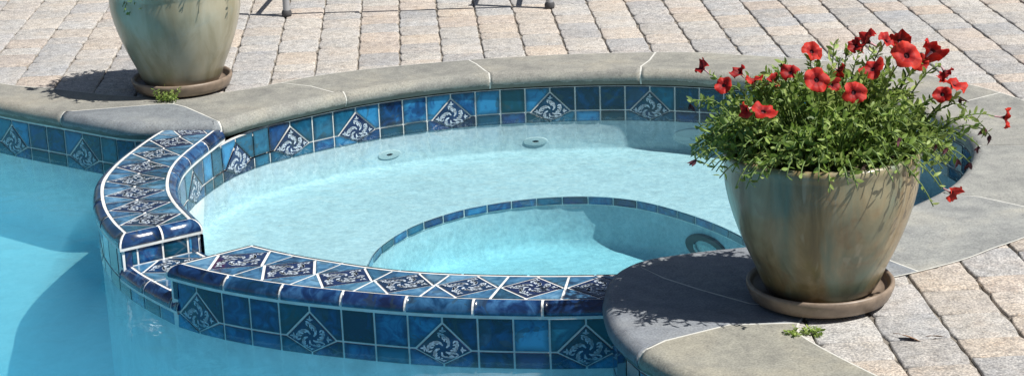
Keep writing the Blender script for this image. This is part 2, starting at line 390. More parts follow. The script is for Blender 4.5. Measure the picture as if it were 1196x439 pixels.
th = .0487; nx, ny = math.cos(th), math.sin(th); CW, OFFS = .13855, -1.4348
PCOL = [((.40, .40, .395), 3), ((.45, .43, .40), 3), ((.31, .325, .345), 2.5), ((.33, .345, .37), 3), ((.39, .39, .385), 2.5), ((.47, .385, .32), 3), ((.50, .42, .34), 2.5), ((.44, .40, .36), 2), ((.27, .28, .30), 1)]
def pick():
    r = random.random()*sum(q[1] for q in PCOL)
    for col, w_ in PCOL:
        r -= w_
        if r <= 0: break
    col = tuple(q*.68+m_*.32 for q, m_ in zip(col, (.455, .415, .365)))
    j = random.uniform(.90, 1.10); k = random.uniform(-.012, .012)
    return (col[0]*j+k, col[1]*j, col[2]*j-k)
nose_in = [tuple(p) for p in nose][::2]
mb = MB()
for ci in range(-45, 75):
    random.seed(1000+ci)
    u0 = OFFS+ci*CW
    if not -5.9 < u0 < 7.5: continue
    v = -.5+random.random()*.14
    while v < 11.5:
        ln = random.choice((.098, .139, .139, .178, .178))
        uc, vc = u0+CW/2, v+ln/2
        px, py = uc*nx-vc*ny, uc*ny+vc*nx
        near = py < 8.4 and -2.6 < px < 3.2 and py > 1.5
        skip = False
        for q in ((0, 0), (CW, 0), (CW, ln), (0, ln), (CW/2, ln/2)):
            a_, b_ = u0+q[0], v+q[1]; 
            if inside((a_*nx-b_*ny, a_*ny+b_*nx), nose_in): skip = True; break
        if not skip and -7.9 < px < 8.9 and -2.9 < py < 13.9:
            # tumbled outline
            e = 4 if near else 1
            gu, gv = .0019, .0004
            x0, x1, y0, y1 = u0+gu, u0+CW-gu, v+gv, v+ln-gv
            ring = []
            for k in range(e): ring.append((x0+(x1-x0)*k/e, y0))
            for k in range(e): ring.append((x1, y0+(y1-y0)*k/e))
            for k in range(e): ring.append((x1-(x1-x0)*k/e, y1))
            for k in range(e): ring.append((x0, y1-(y1-y0)*k/e))
            jit = .0022 if near else .001
            ring = [(a_+random.uniform(-jit, jit), b_+random.uniform(-.0012, .0012)) for a_, b_ in ring]
            if near:
                for k in (0, e, 2*e, 3*e):
                    a_, b_ = ring[k]; q = random.uniform(.001, .007); ring[k] = (a_+q*(1 if a_ < uc else -1), b_+q*(1 if b_ < vc else -1)*.6)
            tz = -.004+random.uniform(-.0011, .0004); tx, ty = random.uniform(-.006, .006), random.uniform(-.004, .004)
            def wp(a_, b_, z, sh=0):
                a2 = uc+(a_-uc)*(1-sh/(x1-x0)); b2 = vc+(b_-vc)*(1-sh/(y1-y0))
                return (a2*nx-b2*ny, a2*ny+b2*nx, z+(a2-uc)*tx+(b2-vc)*ty)
            n_ = len(ring); Vv = [wp(a_, b_, tz-.03) for a_, b_ in ring]+[wp(a_, b_, tz-.0035) for a_, b_ in ring]+[wp(a_, b_, tz-.0007, .0035) for a_, b_ in ring]+[wp(a_, b_, tz, .009) for a_, b_ in ring]
            Ff = []
            for L in range(3):
                for k in range(n_): Ff.append((L*n_+k, L*n_+(k+1) % n_, (L+1)*n_+(k+1) % n_, (L+1)*n_+k))
            Ff.append([3*n_+k for k in range(n_)])
            mb.add(Vv, Ff, 0, pick(), True)
        v += ln
tag(mb.build('patio_paving', [M['paver']]), kind='structure')

# ------------------------------------------------------------------ coping stones
coping = tag(empty('pool_coping', (.2, 6.1, 0)), 'smooth grey bluestone coping with a rounded edge running round the spa and the pool', 'coping')
PROF = [(-.029, 0), (-.019, -.0022), (-.010, -.008), (-.003, -.017), (0, -.0275), (-.0025, -.038), (-.009, -.047), (-.018, -.053), (-.03, -.056)]
nn = normals(nose, -1, True)         # towards the water (loop is clockwise: right of travel is water)
def nrst(poly, q): return min(range(len(poly)), key=lambda k: (poly[k]-Vector(q)).length)
def stone_mesh(poly, isnose, nrm, gap, zoff=0):
    """poly CCW or CW list of 2d points, flags for nose vertices, outward nose normals"""
    n_ = len(poly)
    area = sum(poly[i].x*poly[(i+1) % n_].y-poly[(i+1) % n_].x*poly[i].y for i in range(n_))
    if area < 0: poly, isnose, nrm = poly[::-1], isnose[::-1], nrm[::-1]
    ins = normals(poly, 1, True)      # inward for CCW
    rings = []
    for k, (d, z) in enumerate(PROF):
        r = []
        for p, f, q, i_ in zip(poly, isnose, nrm, ins):
            if f == 1: pp = p+q*d
            elif f == 2: pp = p+q*d+i_*0  # nose end
            else: pp = p+i_*gap
            r.append((pp.x, pp.y, z+zoff-(0.0015 if (k == 0 and not f) else 0)))
        rings.append(r)
    V = [v for r in rings for v in r]; F = []
    for k in range(len(PROF)-1):
        for i in range(n_): F.append(((k+1)*n_+i, (k+1)*n_+(i+1) % n_, k*n_+(i+1) % n_, k*n_+i))
    top = [Vector(v) for v in rings[0]]
    for t in tessellate_polygon([[Vector((v.x, v.y, 0)) for v in top]]):
        a, b, c_ = [top[i] for i in t]
        ar = (b.x-a.x)*(c_.y-a.y)-(b.y-a.y)*(c_.x-a.x)
        F.append(list(t) if ar > 0 else list(t)[::-1])
    return V, F
LJ = [(-1.335, 5.722), (-1.22, 5.742), (-1.085, 5.765), (-1.03, 5.765)]
RJ = [(-.850, 5.53), (-.915, 5.62), (-.985, 5.722), (-1.03, 5.765)]
joints = [   # nose end ... outer end
    [(-2.0, 6.19), (-2.05, 6.45)],
    [(-1.36, 5.695)]+LJ+[(-1.027, 5.845)],
    [(-.845, 5.517)]+RJ+[(-1.027, 5.845)],
    [(-.495, 5.81), (-.541, 5.83), (-.62, 5.92), (-.715, 5.985)],
    [(-.055, 5.974), (-.07, 6.03), (-.10, 6.13), (-.125, 6.19)],
    [(.414, 5.958), (.426, 6.01), (.46, 6.09), (.492, 6.196)],
    [(.88, 5.745), (1.0, 5.995)],
    [(1.19, 5.33), (1.30, 5.42), (1.45, 5.52)],
    [(1.232, 4.98), (1.4, 4.965), (1.56, 4.95)],
    [(1.05, 4.59), (1.15, 4.545), (1.33, 4.36)],
    [(.72, 4.32), (.80, 4.18), (.893, 4.030)],
    [(.255, 4.16), (.33, 4.05), (.40, 3.97), (.50, 3.87), (.63, 3.83)],
    [(.24, 3.635), (.30, 3.68), (.439, 3.754), (.585, 3.75)],
    [(.78, 3.0), (1.05, 3.1)], [(1.42, 2.2), (1.78, 2.3)], [(.9, .95), (1.1, .62)], [(-.6, .7), (-.6, .34)], [(-2, .72), (-2.1, .36)], [(-3.5, .95), (-3.7, .6)], [(-5.2, 3.2), (-5.6, 3.1)], [(-4.9, 5.6), (-5.3, 5.75)], [(-3.4, 6.62), (-3.45, 6.93)]]
SCOL = {0: (.30, .29, .26), 1: (.24, .26, .28), 2: (.29, .285, .26), 3: (.285, .28, .255), 4: (.31, .30, .27), 5: (.33, .32, .285), 6: (.32, .31, .28), 7: (.33, .325, .30),
        8: (.335, .335, .315), 9: (.325, .33, .32), 10: (.24, .26, .29), 11: (.225, .245, .28), 12: (.31, .30, .26)}
NJ = len(joints)
def loopseg(L, a, b):
    return L[a:b+1] if a <= b else L[a:]+L[:b+1]
GAP = .0030
for k in range(NJ):
    A, B = joints[k], joints[(k+1) % NJ]
    ia, ib = nrst(nose, A[0]), nrst(nose, B[0]); ja, jb = nrst(outer, A[-1]), nrst(outer, B[-1])
    idx = loopseg(list(range(len(nose))), ia, ib)
    P = [nose[i].copy() for i in idx]; Nn = [nn[i] for i in idx]; fl = [1]*len(P)
    # pull the two nose ends in by the gap along the path
    P[0] = P[0]+(P[1]-P[0]).normalized()*GAP; P[-1] = P[-1]+(P[-2]-P[-1]).normalized()*GAP
    bj = [Vector(q) for q in B[1:-1] if min((Vector(q)-p).length for p in nose) > .034]
    aj = [Vector(q) for q in A[1:-1] if min((Vector(q)-p).length for p in nose) > .034]
    if k == 1:      # the wedge-shaped slab ends at the short line between its two joints
        mid = bj[:-1]+[Vector((-.998, 5.735))]+[]
        poly = P+bj+aj[::-1][1:]
        fl = fl+[0]*(len(poly)-len(P)); Nn = Nn+[Vector((0, 0))]*(len(poly)-len(Nn))
    else:
        oj = loopseg(list(range(len(outer))), ja, jb); O = [outer[i] for i in oj][::-1]
        poly = P+bj+O+aj[::-1]
        fl = fl+[0]*(len(poly)-len(P)); Nn = Nn+[Vector((0, 0))]*(len(poly)-len(Nn))
    V, F = stone_mesh(poly, fl, Nn, GAP)
    col = tuple(q*f_ for q, f_ in zip(SCOL.get(k, (.32, .31, .285)), (.90, .915, .94)))
    mb = MB(); mb.add(V, F, 0, col, False)
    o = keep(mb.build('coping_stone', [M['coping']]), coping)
    if k == 1: o['label'] = 'blue-grey wedge-shaped slab where the tiled dam meets the coping'
    for p in o.data.polygons:
        if abs(p.normal.z) < .995: p.use_smooth = True
# grout body just under the surface of the stones
PROF_S = PROF; PROF = [(d-.0022, z+(-.002 if i == 0 else .0005)) for i, (d, z) in enumerate(PROF_S)]
bm = bmesh.new(); rings = []
for k, (d, z) in enumerate(PROF): rings.append([(p+q*d).to_3d()+Vector((0, 0, z)) for p, q in zip(nose, nn)])
V = [v for r in rings for v in r]; n_ = len(nose); F = []
for k in range(len(PROF)-1):
    for i in range(n_): F.append((k*n_+i, k*n_+(i+1) % n_, (k+1)*n_+(i+1) % n_, (k+1)*n_+i))
out_g = offset(outer, .0012, 1, True)
V2, F2 = ring_fill([tuple(p) for p in out_g], [(v.x, v.y) for v in rings[0]], PROF[0][1])
mb = MB(); mb.add(V, F); mb.add(V2, F2)
keep(mb.build('joint_grout', [M['joint']]), coping)
PROF = PROF_S

# ------------------------------------------------------------------ tile work
T = .0800; GR = .0046
def zm(z, k):
    return z if z > Z_W else Z_W+(z-Z_W)*k
def split_z(poly, v0):
    """split a uv polygon at height v0 into two polygons"""
    out = []
    for sgn in (1, -1):
        r = []
        n_ = len(poly)
        for i in range(n_):
            a, b = poly[i], poly[(i+1) % n_]
            da, db = (a[1]-v0)*sgn, (b[1]-v0)*sgn
            if da >= 0: r.append(Vector(a))
            if da*db < 0: t = da/(da-db); r.append(Vector(a).lerp(Vector(b), t))
        if len(r) > 2: out.append(r)
    return out
def motif_strokes():
    """leaf scroll in a unit diamond: list of quad-strip outlines"""
    S_ = []
    def stroke(pts, w0):
        n_ = len(pts); L = []
        for i, p in enumerate(pts):
            d = (pts[min(i+1, n_-1)]-pts[max(i-1, 0)]).normalized(); q = Vector((-d.y, d.x))
            w_ = w0*math.sin(PI*min(1, (i+.6)/(n_-.2)))**.7
            L.append((p+q*w_, p-q*w_))
        S_.append(L)
    rnd = random.Random(4)
    for k in range(5):
        a0 = k*2*PI/5+.5+rnd.uniform(-.12, .12); sw = 1.55+rnd.uniform(-.2, .25)
        pts = [Vector((math.cos(a0+t*sw), math.sin(a0+t*sw)))*(.13+.47*t**.75) for t in [i/6 for i in range(7)]]
        stroke(pts, .060)
        for j, (t0, ln, side) in enumerate(((.25, .14, 1), (.40, .19, 1), (.55, .21, 1), (.70, .22, 1), (.86, .19, 1), (.45, .12, -1), (.62, .15, -1), (.80, .17, -1), (.99, .17, -1))):
            a = a0+t0*sw; b = Vector((math.cos(a), math.sin(a)))*(.13+.47*t0**.75)
            dr = a+(.35 if side > 0 else 2.3)+rnd.uniform(-.25, .25); ln *= rnd.uniform(.8, 1.15)
            stroke([b+Vector((math.cos(dr+s_*.8), math.sin(dr+s_*.8)))*ln*s_ for s_ in (0, .25, .5, .75, 1)], .034)
    for k in range(4):
        a = k*PI/2
        for d_ in (-.45, 0, .45):
            b = Vector((math.cos(a), math.sin(a)))*(.68 if d_ == 0 else .64)
            stroke([b+Vector((math.cos(a+d_*2.4*s_), math.sin(a+d_*2.4*s_)))*(.17 if d_ == 0 else .14)*s_ for s_ in (0, .3, .6, 1)], .038)
    return S_
MOT = motif_strokes()
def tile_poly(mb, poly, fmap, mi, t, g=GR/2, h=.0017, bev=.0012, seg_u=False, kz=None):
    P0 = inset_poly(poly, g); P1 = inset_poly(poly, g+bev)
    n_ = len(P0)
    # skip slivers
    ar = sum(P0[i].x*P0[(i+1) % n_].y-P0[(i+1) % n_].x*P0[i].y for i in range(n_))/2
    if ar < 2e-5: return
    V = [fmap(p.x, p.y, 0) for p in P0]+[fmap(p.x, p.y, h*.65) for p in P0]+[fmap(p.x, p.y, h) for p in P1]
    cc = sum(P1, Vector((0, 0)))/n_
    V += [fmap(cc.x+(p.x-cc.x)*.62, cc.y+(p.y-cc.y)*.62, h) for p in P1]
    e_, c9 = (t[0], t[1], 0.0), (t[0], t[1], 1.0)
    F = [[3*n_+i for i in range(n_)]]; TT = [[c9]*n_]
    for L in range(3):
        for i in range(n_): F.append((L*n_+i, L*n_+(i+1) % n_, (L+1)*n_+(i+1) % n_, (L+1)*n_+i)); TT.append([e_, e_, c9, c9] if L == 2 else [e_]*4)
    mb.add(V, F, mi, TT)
def rt(): return (random.random(), random.random(), random.random())
def add_motif(mb, cx_, cy_, a, fmap, mi, rot=0, h=.0024, sx=1, sy=1, lim=None):
    cr, sr = math.cos(rot), math.sin(rot)
    for st in MOT:
        V = []
        for l, r in st:
            for q in (l, r):
                x, y = (q.x*cr-q.y*sr), (q.x*sr+q.y*cr)
                if rot: pass
                k = abs(x)+abs(y)
                if k > .88: x, y = x*.88/k, y*.88/k
                V.append(fmap(cx_+x*a*sx, cy_+y*a*sy, h))
        n_ = len(st)
        F = [(2*i, 2*i+1, 2*i+3, 2*i+2) for i in range(n_-1)]
        F = [f[::-1] for f in F]
        mb.add(V, F, mi)
        mb.add([v for v in V], [], mi)
def band(mb, path, u_phase, kz, u0=0, u1=None, skip=None, period=4, diamonds=None):
    """wall tiles: MB gets tile(0) motif_bg(1) motif(2)"""
    u1 = u1 or path.len
    def planar(uc_, hw=.04):
        p, n_ = path.at(uc_); a_, _ = path.at(uc_-hw); b_, _ = path.at(uc_+hw); tg = (b_-a_).normalized()
        n2 = Vector((-tg.y, tg.x)); n2 = n2 if n2.dot(n_) > 0 else -n2
        md = (a_+b_)*.5; sg_ = (p-md).dot(n2)
        p = p-n2*min(0, sg_) if sg_ < 0 else p
        def f(u, v, d):
            q = p+tg*(u-uc_)+n2*(d+.0005); return Vector((q.x, q.y, zm(Z_ROW+v, kz)))
        return f
    fmap = None
    def put(poly, mi, t):
        xs = [q[0] for q in poly]; tile_poly(mb, poly, planar((min(xs)+max(xs))/2, (max(xs)-min(xs))/2), mi, t)
    if diamonds is None:
        k = math.ceil((u0-u_phase-T)/(4*T)); diamonds = []
        while u_phase+T+k*4*T < u1+T: diamonds.append(u_phase+T+k*4*T); k += 1
    ds = sorted(q for q in diamonds if q-T > u0-.001 and q+T < u1+.001)
    edges = [u0]
    for uc in ds: edges += [uc-T, uc+T]
    edges.append(u1)
    for x0, x1 in zip(edges[::2], edges[1::2]):       # plain tiles between the diamonds
        if x1-x0 < .012: continue
        n_ = max(1, round((x1-x0)/T)); w_ = (x1-x0)/n_
        for i in range(n_):
            a_, b_ = x0+i*w_, x0+(i+1)*w_
            if not (skip and skip((a_+b_)/2)): put([(a_, 0), (b_, 0), (b_, T), (a_, T)], 0, rt())
            put([(a_, -T), (b_, -T), (b_, 0), (a_, 0)], 0, rt())
    for uc in ds:
        ua, ub, a = uc-T, uc+T, .064
        if skip and skip(uc):
            for x0 in (ua, uc): put([(x0, -T), (x0+T, -T), (x0+T, 0), (x0, 0)], 0, rt())
            continue
        put([(ua, 0), (uc-a, 0), (uc, a), (uc, T), (ua, T)], 0, rt())
        put([(uc+a, 0), (ub, 0), (ub, T), (uc, T), (uc, a)], 0, rt())
        put([(uc-a, 0), (uc, -a), (uc+a, 0), (uc, a)], 1, rt())
        add_motif(mb, uc, 0.002, a, planar(uc, a), 2, 0, .0024, random.uniform(.93, 1.0)*random.choice((1, 1)), random.uniform(.93, 1.0))
        put([(ua, -T), (uc, -T), (uc, -a), (uc-a, 0), (ua, 0)], 0, rt())
        put([(uc, -T), (ub, -T), (ub, 0), (uc+a, 0), (uc, -a)], 0, rt())
def strip(mb, P, zs, mi=0, offs=None, side=1, closed=False, sm=True, flip=False, t=(0, 0, 0)):
    nr = normals(P, side, closed); n_ = len(P); V = []
    for k, z in enumerate(zs):
        d = offs[k] if offs else 0
        V += [((p+q*d).x, (p+q*d).y, z(p+q*d) if callable(z) else z) for p, q in zip(P, nr)]
    F = []
    for k in range(len(zs)-1):
        for i in range(n_ if closed else n_-1):
            f = (k*n_+i, k*n_+(i+1) % n_, (k+1)*n_+(i+1) % n_, (k+1)*n_+i)
            F.append(f[::-1] if flip else f)
    mb.add(V, F, mi, t, sm)

KP, KS = .40, .32
# ---- swimming pool
pool = tag(empty('swimming_pool', (-1.2, 3, -.5)), 'large swimming pool lined in pale plaster with a blue waterline tile band', 'swimming pool')
def floorz(p):
    y = p[1]; 
    if y > 5.75: return -.415
    if y > 5.0: return -.415-(5.75-y)*.08
    return -.475-min(1, (5.0-y)/1.5)*.60
mb = MB()
PLc = pool_loop
strip(mb, PLc, [-.175, -.30, lambda p: floorz(p)-.05], 0, None, 1, True, True)
spa_poly = [tuple(p) for p in spa_loop]
gxs = [-5.6+.1*i for i in range(75)]; gys = [.4+.1*i for i in range(66)]
Vg = [(x, y, floorz((x, y))) for y in gys for x in gxs]; Fg = []
for j in range(len(gys)-1):
    for i in range(len(gxs)-1):
        cxy = (gxs[i]+.05, gys[j]+.05)
        if inside(cxy, spa_poly): continue
        Fg.append((j*75+i, j*75+i+1, (j+1)*75+i+1, (j+1)*75+i))
mb.add(Vg, Fg, 0, (0, 0, 0), True)
keep(mb.build('pool_shell', [M['pool_plaster']]), pool)
pathPL = Path(pl, -1)
mb = MB(); strip(mb, pl, [-.05, zm(-.218, KP)], 3, None, 1, False, False)
strip(mb, pr, [-.05, zm(-.218, KP)], 3, None, 1, False, False)
ph = pathPL.near((-1.55, 5.862))-T
band(mb, pathPL, ph % .32-.32, KP, pathPL.len-3.0)
pathPR = Path(pr, -1); band(mb, pathPR, -.03, KP, 0, 4.0)
keep(mb.build('waterline_tile', [M['tile'], M['motif_bg'], M['motif'], M['grout']]), pool)

# ---- spa
spa = tag(empty('spa', (.15, 5.1, -.3)), 'round raised spa with pale plaster bench, blue tiled dam wall and a low spillway notch', 'spa')
BZ, FZ = -.272, -.432
FOOT = [(-.402, 4.983), (-.383, 5.109), (-.318, 5.258), (-.247, 5.352), (-.136, 5.445), (.004, 5.504), (.132, 5.524), (.260, 5.508), (.383, 5.445), (.500, 5.32), (.601, 5.165), (.665, 5.0), (.69, 4.80), (.65, 4.62), (.52, 4.50), (.30, 4.43), (.05, 4.43), (-.18, 4.50), (-.33, 4.66), (-.40, 4.83)]
foot = resample(catmull(FOOT+[FOOT[0]], 10), 160)[:-1]     # clockwise: right side is interior
mb = MB()
strip(mb, spa_loop, [-.17, BZ+.012, BZ+.006, BZ+.002, BZ], 0, [0, 0, .004, .012, .032], -1, True, True)
inner_ring = offset(spa_loop, .032, -1, True)
V, F = ring_fill([tuple(p) for p in inner_ring], [tuple(p) for p in foot], BZ); mb.add(V, F, 0)
strip(mb, foot, [BZ, BZ-.03, FZ+.03, FZ+.010, FZ+.002, FZ], 0, [0, 0, .004, .014, .03, .06], -1, True, True)
V, F = fill([tuple(p) for p in offset(foot, .06, -1, True)], FZ); mb.add(V, F, 0)
keep(mb.build('tub_shell', [M['spa_plaster']]), spa)
# tile band round the inside
mb = MB(); strip(mb, spa_loop, [Z_ROW-.004, zm(-.218, KS)], 3, None, 1, True, False); strip(mb, upper, [-.0576, Z_ROW-.004], 3, None, 1, False, False)
pathS = Path(spa_loop, -1)
anch = [(-.895, 5.291), (-.785, 5.559), (-.646, 5.71), (-.471, 5.834), (-.182, 5.95), (.132, 5.995), (.444, 5.97)]
uA = pathS.near((.132, 6.0))
in_gap = lambda u: False
notch_u0, notch_u1 = pathS.near((-.635+.02, 4.45)), pathS.near((-.80, 4.68))
lo_, hi_ = min(notch_u0, notch_u1), max(notch_u0, notch_u1)
dS = [uA+.32*k for k in (-2, -1, 0, 1, 2, 3, 4, 5, 6)]+[uA-.64-.235, uA-.64-.235-.225, uA-.64-.46-.29, uA-.64-.46-.61]
band(mb, pathS, 0, KS, 0, None, lambda u: lo_ < u < hi_, diamonds=dS)
keep(mb.build('wall_tile', [M['tile'], M['motif_bg'], M['motif'], M['grout']]), spa)
# trim round the foot well
pathF = Path(foot+[foot[0]], -1)
mb = MB(); nF = round(pathF.len/.078); stp = pathF.len/nF
for k in range(nF):
    def fm(u, v, d):
        p, q = pathF.at(u % pathF.len); p = p+q*d; return Vector((p.x, p.y, BZ+v))
    for h_ in range(2):
        pass
    tile_poly(mb, [(k*stp, -.0245), ((k+1)*stp, -.0245), ((k+1)*stp, .001), (k*stp, .001)], fm, 0, rt(), .0016, .004, .001)
strip(mb, foot, [BZ+.001, BZ-.026], 1, [.002, .002], -1, True, False)
keep(mb.build('bench_edge_tile', [M['tile'], M['grout']]), spa)

# ---- the dam
dam = spa
BP = [(.0055, 0), (.010, -.0010), (.016, -.004), (.0225, -.010), (.0268, -.018), (.0285, -.026), (.0275, -.0305), (.020, -.0315)]
def bull(mb, P, z0, side, brk, mi=0, piece=.153, start=0.0, gap=.0065, prof=BP):
    """rounded trim pieces along polyline P, offset to `side`; brk are forced breaks (arclengths)"""
    L = arcl(P); nr = normals(P, side)
    import bisect
    cuts = [0]; u = start
    while u < L[-1]:
        if u > .03: cuts.append(u)
        u += piece
    cuts = [q for q in cuts if all(abs(q-b) > .045 for b in brk)]+list(brk)+[L[-1]]; cuts = sorted(set(cuts))
    for a, b in zip(cuts, cuts[1:]):
        ua, ub = a+gap/2, b-gap/2
        us = [ua]+[q for q in L if ua+.001 < q < ub-.001]+[ub]
        V = []
        for u in us:
            j = max(0, min(len(P)-2, bisect.bisect_right(L, u)-1)); t = (u-L[j])/max(1e-9, L[j+1]-L[j])
            p = P[j].lerp(P[j+1], t); q = nr[j].lerp(nr[j+1], t)
            V += [((p+q*d).x, (p+q*d).y, z0+z) for d, z in prof]
        m_ = len(prof); F = []
        for i in range(len(us)-1):
            for k in range(m_-1):
                f = (i*m_+k, (i+1)*m_+k, (i+1)*m_+k+1, i*m_+k+1); F.append(f if side < 0 else f[::-1])
        F.append(list(range(m_)) if side > 0 else list(range(m_))[::-1])
        F.append([(len(us)-1)*m_+k for k in range(m_)][::(-1 if side > 0 else 1)])
        mb.add(V, F, mi, rt(), True)
BPg = [(0, -.0016)]+[(d-.0014, z-.0014) for i, (d, z) in enumerate(BP[:-2])]+[(.0268, -.032), (.0262, -.0385), (.020, -.0395)]
def body(mb, P, z0, side, zbot, mi, closed_top=None):
    nr = normals(P, side); prof = BPg+[(WALL, zbot-z0)]
    m_ = len(prof); V = []
    for p, q in zip(P, nr): V += [((p+q*d).x, (p+q*d).y, z0+z) for d, z in prof]
    F = []
    for i in range(len(P)-1):
        for k in range(m_-1):
            f = (i*m_+k, (i+1)*m_+k, (i+1)*m_+k+1, i*m_+k+1); F.append(f if side < 0 else f[::-1])
    mb.add(V, F, mi)
def cap(mb, o, i_, z0, n_units, mi_tile=0, mi_bg=1, mi_m=2):
    no, ni = len(o), len(i_)
    Po, Pi = Path(o, 1), Path(i_, 1)
    wid = sum((a-b).length for a, b in zip(o[::6], i_[::6]))/len(o[::6]); ln = (Po.len+Pi.len)/2/n_units
    for k in range(n_units):
        def fm(x, y, d):
            s_ = (k+x/ln)/n_units; a, _ = Po.at(Po.len*s_); b, _ = Pi.at(Pi.len*s_); p = a.lerp(b, y/wid)
            return Vector((p.x, p.y, z0-.002+d))
        W_, L_ = wid, ln; cx_, cy_ = L_/2, W_/2; ax, ay = L_*.47, W_*.46
        tile_poly(mb, [(cx_-ax, cy_), (cx_, cy_-ay), (cx_+ax, cy_), (cx_, cy_+ay)], fm, mi_bg, rt(), .0028)
        add_motif(mb, cx_, cy_, 1, fm, mi_m, 0, .0024, ax*.96, ay*.96)
        for q in ([(0, 0), (cx_, 0), (cx_, cy_-ay), (cx_-ax, cy_), (0, cy_)], [(cx_, 0), (L_, 0), (L_, cy_), (cx_+ax, cy_), (cx_, cy_-ay)],
                  [(0, cy_), (cx_-ax, cy_), (cx_, cy_+ay), (cx_, W_), (0, W_)], [(cx_+ax, cy_), (L_, cy_), (L_, W_), (cx_, W_), (cx_, cy_+ay)]):
            tile_poly(mb, q, fm, mi_tile, rt(), .0031)
ZT, ZN = -.020, -.104
endL = [oL[-1].lerp(iL[-1], k/6) for k in range(7)]
endR = [iR[0].lerp(oR[0], k/6) for k in range(7)]
loopL = oL+endL[1:-1]+iL[::-1]           # outside of the cap is on the right of travel
loopR = iR[::-1]+endR[1:-1]+oR
core = MB()
for lp in (loopL, loopR):
    body(core, lp, ZT, -1, -.30, 0)
    V, F = fill([tuple(p) for p in lp], ZT-.0025); core.add(V, F, 0)
notchO = [oN[0].lerp(oN[1], -1)]+oN+[oN[-1]+(oN[-1]-oN[-2])*1.0]
body(core, oN, ZN, -1, -.30, 0); body(core, iN[::-1], ZN, -1, -.30, 0)
V, F = fill([tuple(p) for p in oN+iN[::-1]], ZN-.0025); core.add(V, F, 0)
keep(core.build('dam_wall', [M['grout']]), spa)
trim = MB()
LL = arcl(loopL); LR = arcl(loopR)
cL1, cL2 = LL[len(oL)-1], LL[len(oL)-1+6]; cR1, cR2 = LR[len(iR)-1], LR[len(iR)-1+6]
bull(trim, loopL, ZT, -1, [cL1, (cL1+cL2)/2, cL2], start=cL1 % .153)
bull(trim, loopR, ZT, -1, [cR1, (cR1+cR2)/2, cR2], start=cR2 % .153)
bull(trim, oN, ZN, -1, [], start=.01, piece=.135); bull(trim, iN[::-1], ZN, -1, [], piece=.14)
keep(trim.build('bullnose_trim', [M['trim']]), spa)
caps = MB(); cap(caps, oL, iL, ZT, 8); cap(caps, oR, iR, ZT, 7); cap(caps, oN, iN, ZN, 2)
M['cap'] = mat_glaze('blue glazed cap tile with painted sky sheen', (.015, .045, .10), (.05, .17, .32), (.18, .38, .56), .10, .7, .25)  # cap colours raised to paint sky reflection onto the flat tops
keep(caps.build('cap_tile', [M['cap'], M['motif_bg'], M['motif']]), spa)
# outer wall tiles of the dam
dfp = dam_face_pool; pathD = Path(dfp, -1)
uD = pathD.near((.146, 3.975))
n0, n1 = pathD.near((-.985, 4.575)), pathD.near((-.80, 4.312))
mb = MB(); band(mb, pathD, (uD-T) % .32-.32, KP, 0, None, lambda u: n0-.005 < u < n1+.01)
# both ends of the notch: tiled faces between trim and notch floor
for E, sgn in ((endL, 1), (endR, 1)):
    off = offset(E, WALL, -1); pE = Path(off, -1)
    def fe(u, v, d, pE=pE):
        p, q = pE.at(u); p = p+q*d; return Vector((p.x, p.y, v))
    a, b = .018, pE.len-.018; mid_ = (a+b)/2
    for x0, x1 in ((a, mid_), (mid_, b), (-.0, a), (b, pE.len)):
        tile_poly(mb, [(x0, ZN+.000), (x1, ZN+.000), (x1, -.058), (x0, -.058)], fe, 0, rt())
for lp, cs, Lx in ((loopL, (cL1, cL2), LL), (loopR, (cR1, cR2), LR)):
    off = offset(lp, WALL+.0028, -1)
    for cc in cs:
        a, b = lp[min(range(len(Lx)), key=lambda k: abs(Lx[k]-cc))], None
        k0 = min(range(len(Lx)), key=lambda k: abs(Lx[k]-cc)); c0 = off[k0]
        d1 = (off[k0-2]-c0).normalized(); d2 = (off[k0+2]-c0).normalized()
        pts = [c0+d1*.026, c0+d1*.012+d2*.000, c0+(d1+d2)*.004, c0+d2*.012, c0+d2*.026]
        V = []
        for z in (ZN-.001, -.0575): V += [(q.x, q.y, z) for q in pts]
        n5 = len(pts); mb.add(V, [(k, k+1, n5+k+1, n5+k) for k in range(n5-1)], 3, rt(), False)
keep(mb.build('dam_face_tile', [M['tile'], M['motif_bg'], M['motif'], M['trim']]), spa)

# ---- fittings in the spa
def disc(mb, c_, u, v, n_, r0, r1, h0, h1, mi, seg_=28, cap_=False):
    V = []
    for i in range(seg_):
        a = 2*PI*i/seg_; d = u*math.cos(a)+v*math.sin(a)
        V.append(c_+d*r0+n_*h0)
    for i in range(seg_):
        a = 2*PI*i/seg_; d = u*math.cos(a)+v*math.sin(a); V.append(c_+d*r1+n_*h1)
    F = [(i, (i+1) % seg_, seg_+(i+1) % seg_, seg_+i) for i in range(seg_)]
    if cap_: F.append([seg_+i for i in range(seg_)])
    mb.add(V, F, mi, (0, 0, 0), not cap_)
def wallframe(P, q, inward):
    pt = Path(P, -1); p, n_ = pt.at(pt.near(q)); n3 = Vector((n_.x, n_.y, 0)); u = Vector((-n_.y, n_.x, 0)); return Vector((p.x, p.y, 0)), n3, u
for q, z in (((-.385, 5.9), -.230), ((.073, 6.0), -.235), ((.60, 5.92), -.222), ((1.05, 5.6), -.232)):
    c_, n3, u = wallframe(spa_loop, q, 1); c_.z = z; v = Vector((0, 0, .36)); mb = MB()
    big = abs(q[0]-.60) < .01
    R0 = .085 if big else .040
    disc(mb, c_, u, v, n3, R0, R0*.93, .0005, .003, 0); disc(mb, c_, u, v, n3, R0*.93, R0*.3, .003, .004, 0)
    disc(mb, c_, u, v, n3, R0*.3, R0*.26, .004, .002, 0)
    j = keep(mb.build('light_niche' if big else 'jet', [M['jet']]), spa)
    mb = MB(); disc(mb, c_, u, v, n3, R0*.26, R0*.25, .002, .0022, 0, 28, True)
    nz = mb.build('lens' if big else 'nozzle', [M['lens'] if big else M['dark']]); nz.parent = j
